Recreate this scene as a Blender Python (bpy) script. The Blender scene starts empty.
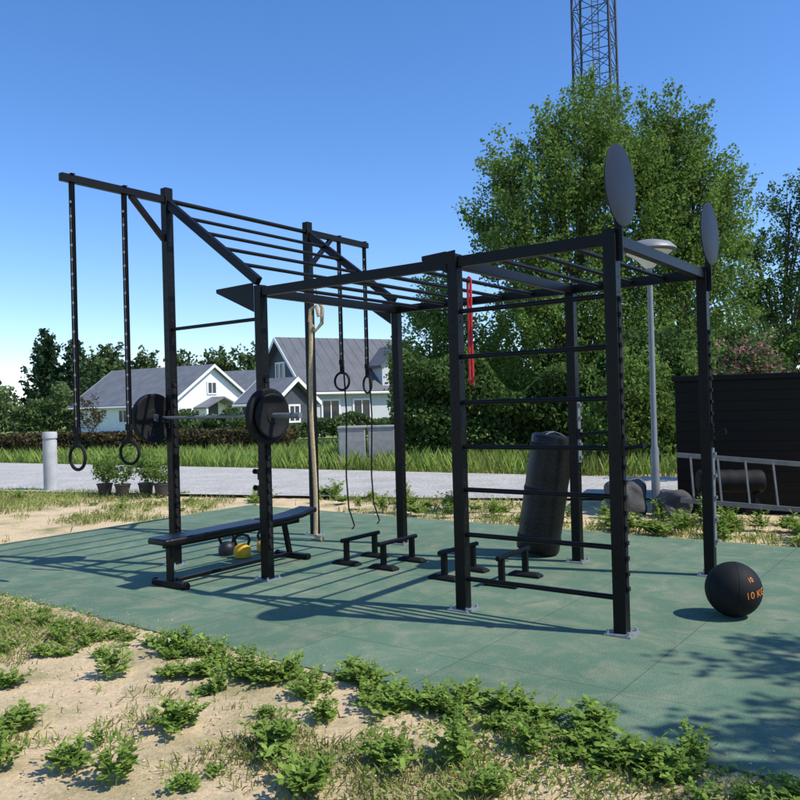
import bpy, math, random, bmesh
import numpy as np
from mathutils import Vector, Matrix
random.seed(7); rng=np.random.default_rng(11)
SC=bpy.context.scene; COL=SC.collection
V=Vector
# ------------------------------------------------------------------ materials
def newmat(name):
    m=bpy.data.materials.new(name); m.use_nodes=True
    nt=m.node_tree; b=nt.nodes["Principled BSDF"]; return m,nt,b
def simple(name,col,rough=.6,metal=0.0,var=.25,scale=8,bump=.0,bscale=60,spec=.5):
    m,nt,b=newmat(name); N=nt.nodes; L=nt.links
    tc=N.new("ShaderNodeTexCoord"); no=N.new("ShaderNodeTexNoise"); no.inputs["Scale"].default_value=scale; no.inputs["Detail"].default_value=6
    L.new(tc.outputs["Object"],no.inputs["Vector"])
    cr=N.new("ShaderNodeValToRGB"); cr.color_ramp.elements[0].position=.3; cr.color_ramp.elements[1].position=.7
    a=[max(0,c*(1-var)) for c in col]; c2=[min(1,c*(1+var)) for c in col]
    cr.color_ramp.elements[0].color=(*a,1); cr.color_ramp.elements[1].color=(*c2,1)
    L.new(no.outputs["Fac"],cr.inputs["Fac"]); L.new(cr.outputs["Color"],b.inputs["Base Color"])
    b.inputs["Roughness"].default_value=rough; b.inputs["Metallic"].default_value=metal
    b.inputs["Specular IOR Level"].default_value=spec
    if bump>0:
        n2=N.new("ShaderNodeTexNoise"); n2.inputs["Scale"].default_value=bscale; n2.inputs["Detail"].default_value=4
        L.new(tc.outputs["Object"],n2.inputs["Vector"])
        bp=N.new("ShaderNodeBump"); bp.inputs["Strength"].default_value=bump; bp.inputs["Distance"].default_value=.02
        L.new(n2.outputs["Fac"],bp.inputs["Height"]); L.new(bp.outputs["Normal"],b.inputs["Normal"])
    return m
def leafmat(name,c1,c2,trans=.3,c3=None,p2=1.0):
    m=bpy.data.materials.new(name); m.use_nodes=True; nt=m.node_tree; N=nt.nodes; L=nt.links; N.clear()
    out=N.new("ShaderNodeOutputMaterial"); g=N.new("ShaderNodeNewGeometry"); cr=N.new("ShaderNodeValToRGB")
    cr.color_ramp.elements[0].color=(*c1,1); cr.color_ramp.elements[1].color=(*c2,1)
    if c3:
        cr.color_ramp.elements[1].color=(*c3,1); e=cr.color_ramp.elements.new(p2); e.color=(*c2,1)
    L.new(g.outputs["Random Per Island"],cr.inputs["Fac"])
    tc=N.new("ShaderNodeTexCoord"); no=N.new("ShaderNodeTexNoise"); no.inputs["Scale"].default_value=.9; L.new(tc.outputs["Object"],no.inputs["Vector"])
    mr=N.new("ShaderNodeMapRange"); mr.inputs[1].default_value=.3; mr.inputs[2].default_value=.7; mr.inputs[3].default_value=.7; mr.inputs[4].default_value=1.25
    L.new(no.outputs["Fac"],mr.inputs[0])
    mx=N.new("ShaderNodeVectorMath"); mx.operation="SCALE"; L.new(cr.outputs["Color"],mx.inputs[0]); L.new(mr.outputs[0],mx.inputs["Scale"])
    d=N.new("ShaderNodeBsdfDiffuse"); t=N.new("ShaderNodeBsdfTranslucent"); ms=N.new("ShaderNodeMixShader"); ms.inputs[0].default_value=trans
    L.new(mx.outputs[0],d.inputs[0]); L.new(mx.outputs[0],t.inputs[0]); L.new(d.outputs[0],ms.inputs[1]); L.new(t.outputs[0],ms.inputs[2])
    L.new(ms.outputs[0],out.inputs[0])
    return m
M={}
M["black"]=simple("black_powder_coat",(.0035,.0035,.004),.40,0,.3,3,.05,300,spec=.2)
M["blackmatt"]=simple("black_rubber",(.008,.008,.0085),.7,0,.3,6,.15,150,spec=.25)
M["vinyl"]=simple("black_vinyl",(.004,.004,.0045),.36,0,.2,5,.2,30,spec=.3)
M["steel"]=simple("galvanised_steel",(.36,.37,.38),.45,.6,.2,20)
M["midgrey"]=simple("grey_strip",(.16,.17,.18),.5,.2,.2,15)
M["mark"]=simple("white_strap_print",(.40,.40,.40),.6,0,.1,15)
M["disc"]=simple("dark_disc",(.011,.014,.022),.5,0,.2,3,spec=.2)
M["alu"]=simple("aluminium",(.13,.13,.13),.55,.2,.2,12)
M["lampgrey"]=simple("grey_paint",(.20,.21,.22),.5,.1,.1,5)
M["shade"]=simple("opal_white",(.75,.74,.70),.5,0,.03,5)
M["yellow"]=simple("yellow_vinyl",(.70,.38,.01),.55,0,.15,8)
M["blue"]=simple("dark_vinyl",(.010,.011,.016),.5,0,.1,8)
M["red"]=simple("red_latex",(.48,.012,.016),.55,0,.1,8)
M["rope"]=simple("hemp_rope",(.50,.38,.22),.9,0,.35,60,.5,120)
M["orange"]=simple("orange_print",(.75,.22,.03),.6,0,.05,8)
M["white"]=simple("white_render",(.80,.80,.78),.8,0,.04,2)
M["greyw"]=simple("light_grey_render",(.55,.56,.57),.8,0,.05,2)
M["whitep"]=simple("white_paint",(.8,.8,.8),.5,0,.02,2)
M["boll"]=simple("grey_bollard",(.40,.40,.39),.65,0,.15,6)
M["rooft"]=simple("grey_roof",(.16,.165,.175),.6,0,.15,1.5)
M["roofd"]=simple("dark_slate_roof",(.10,.105,.115),.55,0,.15,1.5)
M["clad"]=simple("dark_grey_cladding",(.055,.06,.07),.6,0,.1,2)
M["shedroof"]=simple("black_roof_felt",(.010,.010,.011),.8,0,.2,4,.2,30,spec=.2)
M["glass"]=simple("window_glass",(.03,.035,.045),.1,0,.2,1)
M["conc"]=simple("concrete",(.30,.30,.28),.9,0,.15,6,.3,50)
M["crumb"]=simple("soil_crumb",(.52,.40,.25),.95,0,.25,30)
M["stone"]=simple("grey_boulder",(.085,.082,.08),.9,0,.4,5,.6,14)
M["bark"]=simple("bark",(.12,.09,.065),.95,0,.3,10,.6,25)
M["towermat"]=simple("tower_steel",(.045,.048,.055),.6,.1,.2,1)
M["potm"]=simple("dark_pot",(.04,.035,.03),.7,0,.2,10)
M["hedgebr"]=leafmat("brown_hedge_leaves",(.055,.055,.027),(.12,.09,.045),.15)
M["leafA"]=leafmat("broad_leaves",(.11,.185,.040),(.235,.335,.085),.45)
M["leafB"]=leafmat("dark_leaves",(.055,.105,.030),(.13,.20,.055),.35)
M["leafC"]=leafmat("far_leaves",(.075,.12,.045),(.155,.21,.08),.28)
M["leafD"]=leafmat("conifer_needles",(.028,.060,.030),(.07,.11,.05),.15)
M["leafW"]=leafmat("weed_leaves",(.15,.25,.042),(.32,.43,.10),.38)
M["leafG"]=leafmat("verge_grass",(.18,.29,.055),(.34,.43,.12),.35,(.36,.22,.11),.93)
M["leafS"]=leafmat("short_grass",(.20,.26,.055),(.44,.42,.17),.32)
M["leafP"]=leafmat("pink_bush",(.07,.13,.04),(.12,.20,.06),.3,(.7,.22,.30),.6)
def plankmat():
    m,nt,b=newmat("black_stained_planks"); N=nt.nodes; L=nt.links
    tc=N.new("ShaderNodeTexCoord"); sp=N.new("ShaderNodeSeparateXYZ"); L.new(tc.outputs["Object"],sp.inputs[0])
    mu=N.new("ShaderNodeMath"); mu.operation="MULTIPLY"; mu.inputs[1].default_value=7.5; L.new(sp.outputs["Z"],mu.inputs[0])
    fr=N.new("ShaderNodeMath"); fr.operation="FRACT"; L.new(mu.outputs[0],fr.inputs[0])
    cr=N.new("ShaderNodeValToRGB"); cr.color_ramp.elements[0].color=(.001,.001,.001,1); cr.color_ramp.elements[1].color=(.0055,.006,.0075,1)
    cr.color_ramp.elements[0].position=.05; cr.color_ramp.elements[1].position=.14
    L.new(fr.outputs[0],cr.inputs[0]); L.new(cr.outputs[0],b.inputs["Base Color"])
    bp=N.new("ShaderNodeBump"); bp.inputs["Distance"].default_value=.02; L.new(fr.outputs[0],bp.inputs["Height"]); L.new(bp.outputs[0],b.inputs["Normal"])
    b.inputs["Roughness"].default_value=.6; b.inputs["Specular IOR Level"].default_value=.2; return m
M["plank"]=plankmat()
def matmat():
    m,nt,b=newmat("green_rubber_matting"); N=nt.nodes; L=nt.links
    tc=N.new("ShaderNodeTexCoord")
    n1=N.new("ShaderNodeTexNoise"); n1.inputs["Scale"].default_value=.8; n1.inputs["Detail"].default_value=8; n1.inputs["Roughness"].default_value=.65
    n2=N.new("ShaderNodeTexNoise"); n2.inputs["Scale"].default_value=140; n2.inputs["Detail"].default_value=3
    n3=N.new("ShaderNodeTexNoise"); n3.inputs["Scale"].default_value=3.3; n3.inputs["Detail"].default_value=11; n3.inputs["Roughness"].default_value=.75; n3.inputs["Distortion"].default_value=.6
    n4=N.new("ShaderNodeTexNoise"); n4.inputs["Scale"].default_value=34; n4.inputs["Detail"].default_value=5; n4.inputs["Roughness"].default_value=.8
    for n in (n1,n2,n3,n4): L.new(tc.outputs["Object"],n.inputs["Vector"])
    cr=N.new("ShaderNodeValToRGB"); e=cr.color_ramp.elements; e[0].position=.3; e[0].color=(.090,.160,.102,1); e[1].position=.7; e[1].color=(.135,.212,.140,1)
    L.new(n1.outputs["Fac"],cr.inputs[0])
    c2=N.new("ShaderNodeValToRGB"); e=c2.color_ramp.elements; e[0].position=.46; e[0].color=(0,0,0,1); e[1].position=.82; e[1].color=(.75,.75,.75,1)
    L.new(n3.outputs["Fac"],c2.inputs[0])
    mx=N.new("ShaderNodeMix"); mx.data_type="RGBA"; mx.inputs[7].default_value=(.36,.32,.21,1)
    L.new(c2.outputs[0],mx.inputs[0]); L.new(cr.outputs[0],mx.inputs[6])
    c4=N.new("ShaderNodeValToRGB"); e=c4.color_ramp.elements; e[0].position=.63; e[0].color=(0,0,0,1); e[1].position=.72; e[1].color=(.6,.6,.6,1)
    L.new(n4.outputs["Fac"],c4.inputs[0])
    mx2=N.new("ShaderNodeMix"); mx2.data_type="RGBA"; mx2.inputs[7].default_value=(.44,.37,.24,1)
    L.new(c4.outputs[0],mx2.inputs[0]); L.new(mx.outputs[2],mx2.inputs[6])
    c3=N.new("ShaderNodeMapRange"); c3.inputs[1].default_value=.35; c3.inputs[2].default_value=.65; c3.inputs[3].default_value=.74; c3.inputs[4].default_value=1.28
    L.new(n2.outputs["Fac"],c3.inputs[0])
    br=N.new("ShaderNodeTexBrick"); br.offset=.0; br.inputs["Scale"].default_value=1; br.inputs["Mortar Size"].default_value=.004; br.inputs["Mortar Smooth"].default_value=.4
    br.inputs["Brick Width"].default_value=1.0; br.inputs["Row Height"].default_value=1.0
    br.inputs["Color1"].default_value=(1,1,1,1); br.inputs["Color2"].default_value=(.88,.89,.88,1); br.inputs["Mortar"].default_value=(.55,.55,.55,1)
    L.new(tc.outputs["Object"],br.inputs["Vector"])
    s1=N.new("ShaderNodeVectorMath"); s1.operation="SCALE"; L.new(mx2.outputs[2],s1.inputs[0]); L.new(c3.outputs[0],s1.inputs["Scale"])
    s2=N.new("ShaderNodeVectorMath"); s2.operation="MULTIPLY"; L.new(s1.outputs[0],s2.inputs[0]); L.new(br.outputs["Color"],s2.inputs[1])
    L.new(s2.outputs[0],b.inputs["Base Color"]); b.inputs["Roughness"].default_value=.8; b.inputs["Specular IOR Level"].default_value=.2
    bp=N.new("ShaderNodeBump"); bp.inputs["Strength"].default_value=.3; bp.inputs["Distance"].default_value=.01; L.new(n2.outputs["Fac"],bp.inputs["Height"]); L.new(bp.outputs[0],b.inputs["Normal"])
    return m
M["mat"]=matmat()
def groundmat(name,cols,scale,bump=.6,fine=45,rough=.95,lo=.62,hi=1.35,dist=.03):
    m,nt,b=newmat(name); N=nt.nodes; L=nt.links; tc=N.new("ShaderNodeTexCoord")
    n1=N.new("ShaderNodeTexNoise"); n1.inputs["Scale"].default_value=scale; n1.inputs["Detail"].default_value=9; n1.inputs["Roughness"].default_value=.62
    n2=N.new("ShaderNodeTexNoise"); n2.inputs["Scale"].default_value=fine; n2.inputs["Detail"].default_value=8; n2.inputs["Roughness"].default_value=.75
    for n in (n1,n2): L.new(tc.outputs["Object"],n.inputs["Vector"])
    cr=N.new("ShaderNodeValToRGB"); e=cr.color_ramp.elements
    while len(e)<len(cols): e.new(.5)
    for i,(p,c) in enumerate(cols): e[i].position=p; e[i].color=(*c,1)
    L.new(n1.outputs["Fac"],cr.inputs[0])
    mr=N.new("ShaderNodeMapRange"); mr.inputs[1].default_value=.3; mr.inputs[2].default_value=.7; mr.inputs[3].default_value=lo; mr.inputs[4].default_value=hi
    L.new(n2.outputs["Fac"],mr.inputs[0]); s=N.new("ShaderNodeVectorMath"); s.operation="SCALE"; L.new(cr.outputs[0],s.inputs[0]); L.new(mr.outputs[0],s.inputs["Scale"])
    L.new(s.outputs[0],b.inputs["Base Color"]); b.inputs["Roughness"].default_value=rough; b.inputs["Specular IOR Level"].default_value=.2
    bp=N.new("ShaderNodeBump"); bp.inputs["Strength"].default_value=bump; bp.inputs["Distance"].default_value=dist; L.new(n2.outputs["Fac"],bp.inputs["Height"]); L.new(bp.outputs[0],b.inputs["Normal"])
    return m
M["soil"]=groundmat("sandy_soil",[(.30,(.27,.26,.11)),(.41,(.50,.40,.22)),(.55,(.70,.53,.32)),(.75,(.60,.45,.27))],1.6,.7,42,lo=.68,hi=1.28,dist=.025)
M["grassg"]=groundmat("grass_ground",[(.3,(.14,.20,.05)),(.7,(.24,.29,.09))],.7,.5,8)
M["gravel"]=groundmat("pale_gravel",[(.3,(.40,.385,.35)),(.7,(.56,.53,.48))],1.2,.8,15,lo=.6,hi=1.35,dist=.04)
# ------------------------------------------------------------------ mesh tools
class B:
    def __init__(s): s.v=[]; s.f=[]; s.m=[]
    def add(s,vs,fs,mi=0):
        o=len(s.v); s.v+= [tuple(x) for x in vs]; s.f+= [tuple(i+o for i in f) for f in fs]; s.m+=[mi]*len(fs)
    def box(s,c,ax,ay,az,mi=0):
        c=V(c); ax,ay,az=V(ax),V(ay),V(az)
        vs=[c+ax*i+ay*j+az*k for k in(-1,1) for j in(-1,1) for i in(-1,1)]
        s.add(vs,[(0,2,3,1),(4,5,7,6),(0,1,5,4),(2,6,7,3),(0,4,6,2),(1,3,7,5)],mi)
    def beam(s,p,q,w,h,up=(0,0,1),mi=0):
        p=V(p);q=V(q); d=(q-p); l=d.length; d.normalize(); sd=d.cross(V(up)); sd.normalize(); u=sd.cross(d)
        s.box((p+q)/2,d*l/2,sd*w/2,u*h/2,mi)
    def cyl(s,p,q,r,n=14,r2=None,mi=0,cap=True):
        p=V(p);q=V(q); r2=r if r2 is None else r2
        d=(q-p).normalized(); a=d.orthogonal().normalized(); b=d.cross(a)
        vs=[p+(a*math.cos(t)+b*math.sin(t))*r for t in [2*math.pi*i/n for i in range(n)]]
        vs+=[q+(a*math.cos(t)+b*math.sin(t))*r2 for t in [2*math.pi*i/n for i in range(n)]]
        fs=[(i,(i+1)%n,n+(i+1)%n,n+i) for i in range(n)]
        if cap: fs+=[tuple(range(n-1,-1,-1)),tuple(range(n,2*n))]
        s.add(vs,fs,mi)
    def path(s,pts,rs,n=8,mi=0):
        pts=[V(p) for p in pts]; k=len(pts); 
        if not hasattr(rs,'__len__'): rs=[rs]*k
        ref=V((.31,.83,.11)); vs=[]
        for i,p in enumerate(pts):
            d=(pts[min(i+1,k-1)]-pts[max(i-1,0)]).normalized(); a=d.cross(ref).normalized(); b=d.cross(a)
            vs+=[p+(a*math.cos(2*math.pi*j/n)+b*math.sin(2*math.pi*j/n))*rs[i] for j in range(n)]
        fs=[(i*n+j,i*n+(j+1)%n,(i+1)*n+(j+1)%n,(i+1)*n+j) for i in range(k-1) for j in range(n)]
        fs+=[tuple(range(n-1,-1,-1)),tuple(range((k-1)*n,k*n))]
        s.add(vs,fs,mi)
    def lathe(s,c,prof,n=24,mi=0,axis=(0,0,1)):
        c=V(c); d=V(axis).normalized(); a=d.orthogonal().normalized(); b=d.cross(a); vs=[]
        for r,z in prof: vs+=[c+d*z+(a*math.cos(2*math.pi*j/n)+b*math.sin(2*math.pi*j/n))*r for j in range(n)]
        k=len(prof); fs=[(i*n+j,i*n+(j+1)%n,(i+1)*n+(j+1)%n,(i+1)*n+j) for i in range(k-1) for j in range(n)]
        fs+=[tuple(range(n-1,-1,-1)),tuple(range((k-1)*n,k*n))]
        s.add(vs,fs,mi)
    def torus(s,c,ax,ay,R,r,n=28,m=8,mi=0):
        c=V(c);ax=V(ax).normalized();ay=V(ay).normalized();az=ax.cross(ay); vs=[]
        for i in range(n):
            t=2*math.pi*i/n; e=ax*math.cos(t)+ay*math.sin(t)
            for j in range(m):
                p=2*math.pi*j/m; vs.append(c+e*(R+r*math.cos(p))+az*(r*math.sin(p)))
        s.add(vs,[(i*m+j,((i+1)%n)*m+j,((i+1)%n)*m+(j+1)%m,i*m+(j+1)%m) for i in range(n) for j in range(m)],mi)
    def make(s,name,mats,origin=(0,0,0),parent=None,bevel=0,smooth=True):
        o=V(origin); me=bpy.data.meshes.new(name); me.from_pydata([tuple(V(v)-o) for v in s.v],[],s.f)
        for m in (mats if isinstance(mats,(list,tuple)) else [mats]): me.materials.append(m)
        me.polygons.foreach_set("material_index",s.m); me.validate(); me.update()
        bm=bmesh.new(); bm.from_mesh(me); bmesh.ops.recalc_face_normals(bm,faces=bm.faces); bm.to_mesh(me); bm.free()
        if smooth: me.shade_smooth(); me.set_sharp_from_angle(angle=math.radians(38))
        return link(name,me,o,parent,bevel)
def link(name,me,o,parent=None,bevel=0):
    ob=bpy.data.objects.new(name,me); COL.objects.link(ob); o=V(o)
    if parent is not None:
        ob.parent=parent; ob.location=o-V(parent.location)
    else: ob.location=o
    if bevel:
        md=ob.modifiers.new("Bevel","BEVEL"); md.width=bevel; md.segments=2; md.limit_method="ANGLE"
    return ob
def thing(name,label,cat,loc=(0,0,0),group=None):
    e=bpy.data.objects.new(name,None); e.location=loc; e.empty_display_size=.1; COL.objects.link(e); tag(e,label,cat,group); return e
def tag(o,label,cat,group=None):
    o["label"]=label; o["category"]=cat
    if group: o["group"]=group
def copy_thing(src,loc,rotz=0,scale=1):
    e=src.copy(); COL.objects.link(e); e.location=loc; e.rotation_euler=(0,0,rotz); e.scale=(scale,)*3
    for c in [x for x in src.children]:
        k=c.copy(); COL.objects.link(k); k.parent=e
    return e
def quadmesh(name,Q,mat):
    Q=np.asarray(Q,dtype=np.float32); n=len(Q); me=bpy.data.meshes.new(name)
    me.vertices.add(n*4); me.vertices.foreach_set("co",Q.reshape(-1))
    me.loops.add(n*4); me.loops.foreach_set("vertex_index",np.arange(n*4,dtype=np.int32))
    me.polygons.add(n); me.polygons.foreach_set("loop_start",np.arange(0,n*4,4,dtype=np.int32))
    me.materials.append(mat); me.update(calc_edges=True); return me
def leaves(P,size,asp=.6,jit=.35):
    n=len(P); a=rng.normal(size=(n,3)); a/=np.linalg.norm(a,axis=1,keepdims=True)
    b=rng.normal(size=(n,3)); b-= (b*a).sum(1,keepdims=True)*a; b/=np.linalg.norm(b,axis=1,keepdims=True)
    s=size*(1+jit*rng.uniform(-1,1,(n,1)))
    return np.stack([P-a*s, P-b*s*asp, P+a*s, P+b*s*asp],axis=1)
def cloud(lobes,clump=.4,per=22,dens=1.0,sz=.4,sxy=.6):
    out=[]
    for (cx,cy,cz,rx,ry,rz,nc) in lobes:
        nc=int(nc*dens); d=rng.normal(size=(nc,3)); d/=np.linalg.norm(d,axis=1,keepdims=True)
        r=rng.uniform(.2,1,(nc,1))**.45; r*=1+.12*np.sin(d[:,:1]*7+cx)+.10*np.sin(d[:,2:]*9+cz)+rng.normal(0,.07,(nc,1))
        C=d*r*np.array([rx,ry,rz])+np.array([cx,cy,cz])
        k=rng.integers(int(per*.4),int(per*1.6),nc); idx=np.repeat(np.arange(nc),k)
        cs=(clump*rng.uniform(.5,1.3,nc))[idx][:,None]
        ax=d*np.array([.7,.7,.4])+np.array([0,0,.75]); ax/=np.linalg.norm(ax,axis=1,keepdims=True)
        u=rng.uniform(-1,1,(len(idx),1))
        out.append(C[idx]+ax[idx]*u*cs*1.25+rng.normal(size=(len(idx),3))*cs*np.array([sxy,sxy,sz])*(1.05-.7*np.clip(u,0,1)))
    return np.concatenate(out)
def tree(name,label,cat,base,lobes,leaf,size,clump,per,trunkr,group=None,asp=.6,dens=1.0):
    e=thing(name,label,cat,base,group); b=B(); base=V(base)
    cz=sum(l[2] for l in lobes)/len(lobes)
    top=V((sum(l[0] for l in lobes)/len(lobes),sum(l[1] for l in lobes)/len(lobes),cz))
    fork=base+(top-base)*.35; fork.z=base.z+(top.z-base.z)*.35
    b.path([base-V((0,0,.1)),base+(fork-base)*.5+V((.05,0,0)),fork],[trunkr*1.25,trunkr,trunkr*.85],10)
    for l in lobes:
        t=V(l[:3]); m=(fork+t)/2+V((random.uniform(-.2,.2),random.uniform(-.2,.2),-.1*(t-fork).length))
        b.path([fork-V((0,0,.1)),m,t],[trunkr*.6,trunkr*.35,trunkr*.15],7)
        for i in range(3):
            q=t+V((random.uniform(-1,1)*l[3],random.uniform(-1,1)*l[4],random.uniform(-.3,1)*l[5]))*.7
            b.path([m,(m+q)/2+V((0,0,.1)),q],[trunkr*.22,trunkr*.14,trunkr*.05],5)
    b.make("trunk",M["bark"],base,e)
    P=cloud(lobes,clump,per,dens,sz=.35,sxy=.42)-np.array(base); P=P[P[:,2]>.05]
    link("crown",quadmesh("crown",leaves(P,size,asp),leaf),base,e)
    return e
# ------------------------------------------------------------------ camera / light
cam=bpy.data.cameras.new("camera"); co=bpy.data.objects.new("camera",cam); COL.objects.link(co); SC.camera=co
cam.lens=798/800*36; cam.sensor_width=36; cam.clip_end=3000; cam.clip_start=.05
co.matrix_world=Matrix.Translation((0,0,1.55))@Matrix.Rotation(math.pi/2+.0052,4,'X')@Matrix.Rotation(-.0273,4,'Z')
EL=math.radians(50); SX,SY=.943,-.333
w=bpy.data.worlds.new("World"); SC.world=w; w.use_nodes=True; nt=w.node_tree
sky=nt.nodes.new("ShaderNodeTexSky"); sky.sky_type="NISHITA"; sky.sun_disc=False; sky.sun_elevation=EL; sky.sun_rotation=math.atan2(SX,SY)
sky.air_density=.9; sky.dust_density=.15; sky.ozone_density=3.0
hs=nt.nodes.new("ShaderNodeHueSaturation"); hs.inputs["Saturation"].default_value=1.22; hs.inputs["Value"].default_value=1.38
tint=nt.nodes.new("ShaderNodeVectorMath"); tint.operation="MULTIPLY"; tint.inputs[1].default_value=(.96,.92,1.02)
nt.links.new(sky.outputs[0],hs.inputs["Color"]); nt.links.new(hs.outputs[0],tint.inputs[0]); nt.links.new(tint.outputs[0],nt.nodes["Background"].inputs[0]); nt.nodes["Background"].inputs[1].default_value=.15
sl=bpy.data.lights.new("sun","SUN"); sl.energy=5.0; sl.angle=math.radians(.5); sl.color=(1,.96,.87)
so=bpy.data.objects.new("sun",sl); COL.objects.link(so)
sd=V((SX*math.cos(EL),SY*math.cos(EL),math.sin(EL))); so.rotation_euler=sd.to_track_quat('Z','Y').to_euler(); so.location=(20,-8,30)
SC.view_settings.view_transform="Standard"; SC.view_settings.look="None"; SC.view_settings.exposure=0
# ------------------------------------------------------------------ rig frame
O=V((-2.29,8.01,0)); D=V((.8027,-.5964,0)); Nn=V((.5964,.8027,0)); Z=V((0,0,1)); YAW=math.atan2(-.5964,.8027)
def R(s,t,z=0): return O+D*s+Nn*t+Z*z
def inv(x,y): 
    d=np.stack([x-O.x,y-O.y],-1); return d@np.array([D.x,D.y]), d@np.array([Nn.x,Nn.y])
# ------------------------------------------------------------------ ground
def sheet(name,pts,z,mat):
    b=B(); b.add([(x,y,z) for x,y in pts],[tuple(range(len(pts)))]); o=b.make(name,mat,smooth=False); o["kind"]="structure"; return o
sheet("terrain",[(-900,-60),(900,-60),(900,1500),(-900,1500)],-.10,M["grassg"])
xs=np.arange(-16,9.01,.05); ys=np.arange(-1,20.01,.05); X,Y=np.meshgrid(xs,ys)
def fbm(X,Y):
    z=0
    for i,(f,a) in enumerate([(.5,1),(1.3,.6),(3.1,.4),(7,.25),(15,.15)]):
        z=z+a*np.sin(X*f*1.1+1.7*i+np.sin(Y*f*.9+i)*1.3)*np.cos(Y*f+2.3*i+np.sin(X*f*1.2)*1.1)
    return z
F=fbm(X,Y); S,T=inv(X,Y)
Zg=-.03+.010*F+.004*np.sin(X*23+F*3)*np.sin(Y*19+F*2)+rng.normal(0,.0028,X.shape)
dn=-1.6-T; inside=(T>-1.6+.0)&(T<3.75)&(S>-3)&(S<8.2)
din=np.minimum(np.minimum(T+1.6,3.75-T),S+3)
Zg=np.where(inside,np.where(din<.35,-.012+.02*F-din*.12,-.06),Zg+.03*np.clip(1-np.abs(dn)/.8,0,1))
Zg=np.where(Y>16.5,-.08,Zg)
n=len(xs); mI=len(ys); vv=np.stack([X,Y,Zg],-1).reshape(-1,3)
ii=(np.arange(mI-1)[:,None]*n+np.arange(n-1)[None,:]).reshape(-1); fc=np.stack([ii,ii+1,ii+n+1,ii+n],1)
me=bpy.data.meshes.new("soil"); me.vertices.add(len(vv)); me.vertices.foreach_set("co",vv.astype(np.float32).reshape(-1))
me.loops.add(len(fc)*4); me.loops.foreach_set("vertex_index",fc.astype(np.int32).reshape(-1)); me.polygons.add(len(fc)); me.polygons.foreach_set("loop_start",np.arange(0,len(fc)*4,4,dtype=np.int32))
me.materials.append(M["soil"]); me.update(calc_edges=True); me.shade_smooth()
link("soil",me,(0,0,0))["kind"]="structure"
def strip(name,lo,hi,z,mat):
    b=B(); k=len(lo); b.add([(x,y,z) for x,y in lo]+[(x,y,z) for x,y in hi],[(i,i+1,k+i+1,k+i) for i in range(k-1)]); o=b.make(name,mat,smooth=False); o["kind"]="structure"
strip("gravel_road",[(-45,33),(-20,21.6),(-8.2,16.2),(-2.8,14.2),(.44,13.0),(3.2,12.3),(9,10.9),(25,7)],
      [(-60,52),(-26,33.5),(-13,25.8),(-4.2,20.8),(2.5,16.7),(4.2,15.7),(10,13.8),(27,9)],.012,M["gravel"])
b=B(); b.box((2.6,1.075,-.02),(5.6,0,0),(0,2.675,0),(0,0,.02)); mo=b.make("rubber_mat_floor",M["mat"],smooth=False)
mo.location=O; mo.rotation_euler=(0,0,YAW); mo["kind"]="structure"
# ------------------------------------------------------------------ gym rig
L1,L2,L3,W=1.31,2.085,1.225,2.05; S1,S2,S3=L1,L1+L2,L1+L2+L3; HT,HS=3.78,2.66; PW=.085
rig=thing("gym_rig","black steel outdoor calisthenics rig standing on green rubber mat","gym rig",R(S2,1.0,0))
def post(s,t,h,teeth=None,strip_z=None):
    b=B(); b.box(R(s,t,h/2+.005),D*PW/2,Nn*PW/2,Z*(h/2-.005))
    z=.25
    while z<h-.3:
        b.cyl(R(s,t-PW/2-.0015,z),R(s,t-PW/2+.004,z),.011,8,mi=1); 
        b.cyl(R(s+PW/2+.0015,t,z),R(s+PW/2-.004,t,z),.011,8,mi=1); z+=.1
    p=b.make("post",[M["black"],M["blackmatt"]],R(s,t,0),rig)
    md=p.modifiers.new("Bevel","BEVEL"); md.width=.006; md.segments=2; md.limit_method="ANGLE"
    bp=B(); bp.box(R(s,t,.006),D*.09,Nn*.09,Z*.006)
    for i in(-1,1):
        for j in(-1,1): bp.cyl(R(s+i*.07,t+j*.07,.01),R(s+i*.07,t+j*.07,.035),.011,6)
    bb=bp.make("base_plate",M["steel"],R(s,t,0)); bb.parent=p; bb.location=(0,0,0)
    if teeth:
        tb=B(); z=teeth[0]
        while z<teeth[1]: tb.box(R(s+PW/2+.010,t,z),D*.008,Nn*.018,Z*.014); z+=.1
        tb.box(R(s+PW/2+.003,t,(teeth[0]+z-.1)/2),D*.0025,Nn*.02,Z*((z-.1-teeth[0])/2+.02))
        tt=tb.make("toothed_strip",M["blackmatt"],R(s,t,0)); tt.parent=p; tt.location=(0,0,0)
    if strip_z:  # lighter grey strip with small raised blocks on the post's outer side
        tb=B(); tb.box(R(s+PW/2+.006,t,(strip_z[0]+strip_z[1])/2),D*.006,Nn*.03,Z*(strip_z[1]-strip_z[0])/2)
        for k in range(5): tb.box(R(s+PW/2+.02,t,strip_z[0]+.05+k*(strip_z[1]-strip_z[0]-.1)/4),D*.012,Nn*.02,Z*.012)
        tt=tb.make("grey_strip",M["midgrey"],R(s,t,0)); tt.parent=p; tt.location=(0,0,0)
post(0,0,HT,(.4,1.9)); post(S1,0,HS,(.3,1.9)); post(S2,0,HS); post(S3,0,HS,(.3,2.3))
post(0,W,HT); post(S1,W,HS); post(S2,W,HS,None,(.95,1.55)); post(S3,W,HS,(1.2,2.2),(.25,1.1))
def rb(name,p,q,w,h,up=(0,0,1),m="black"):
    b=B(); b.beam(p,q,w,h,up); return b.make(name,M[m],(V(p)+V(q))/2,rig,.004)
def rc(name,p,q,r,m="black"):
    b=B(); b.cyl(p,q,r,12); return b.make(name,M[m],(V(p)+V(q))/2,rig)
h=PW/2; zb=2.60
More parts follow.
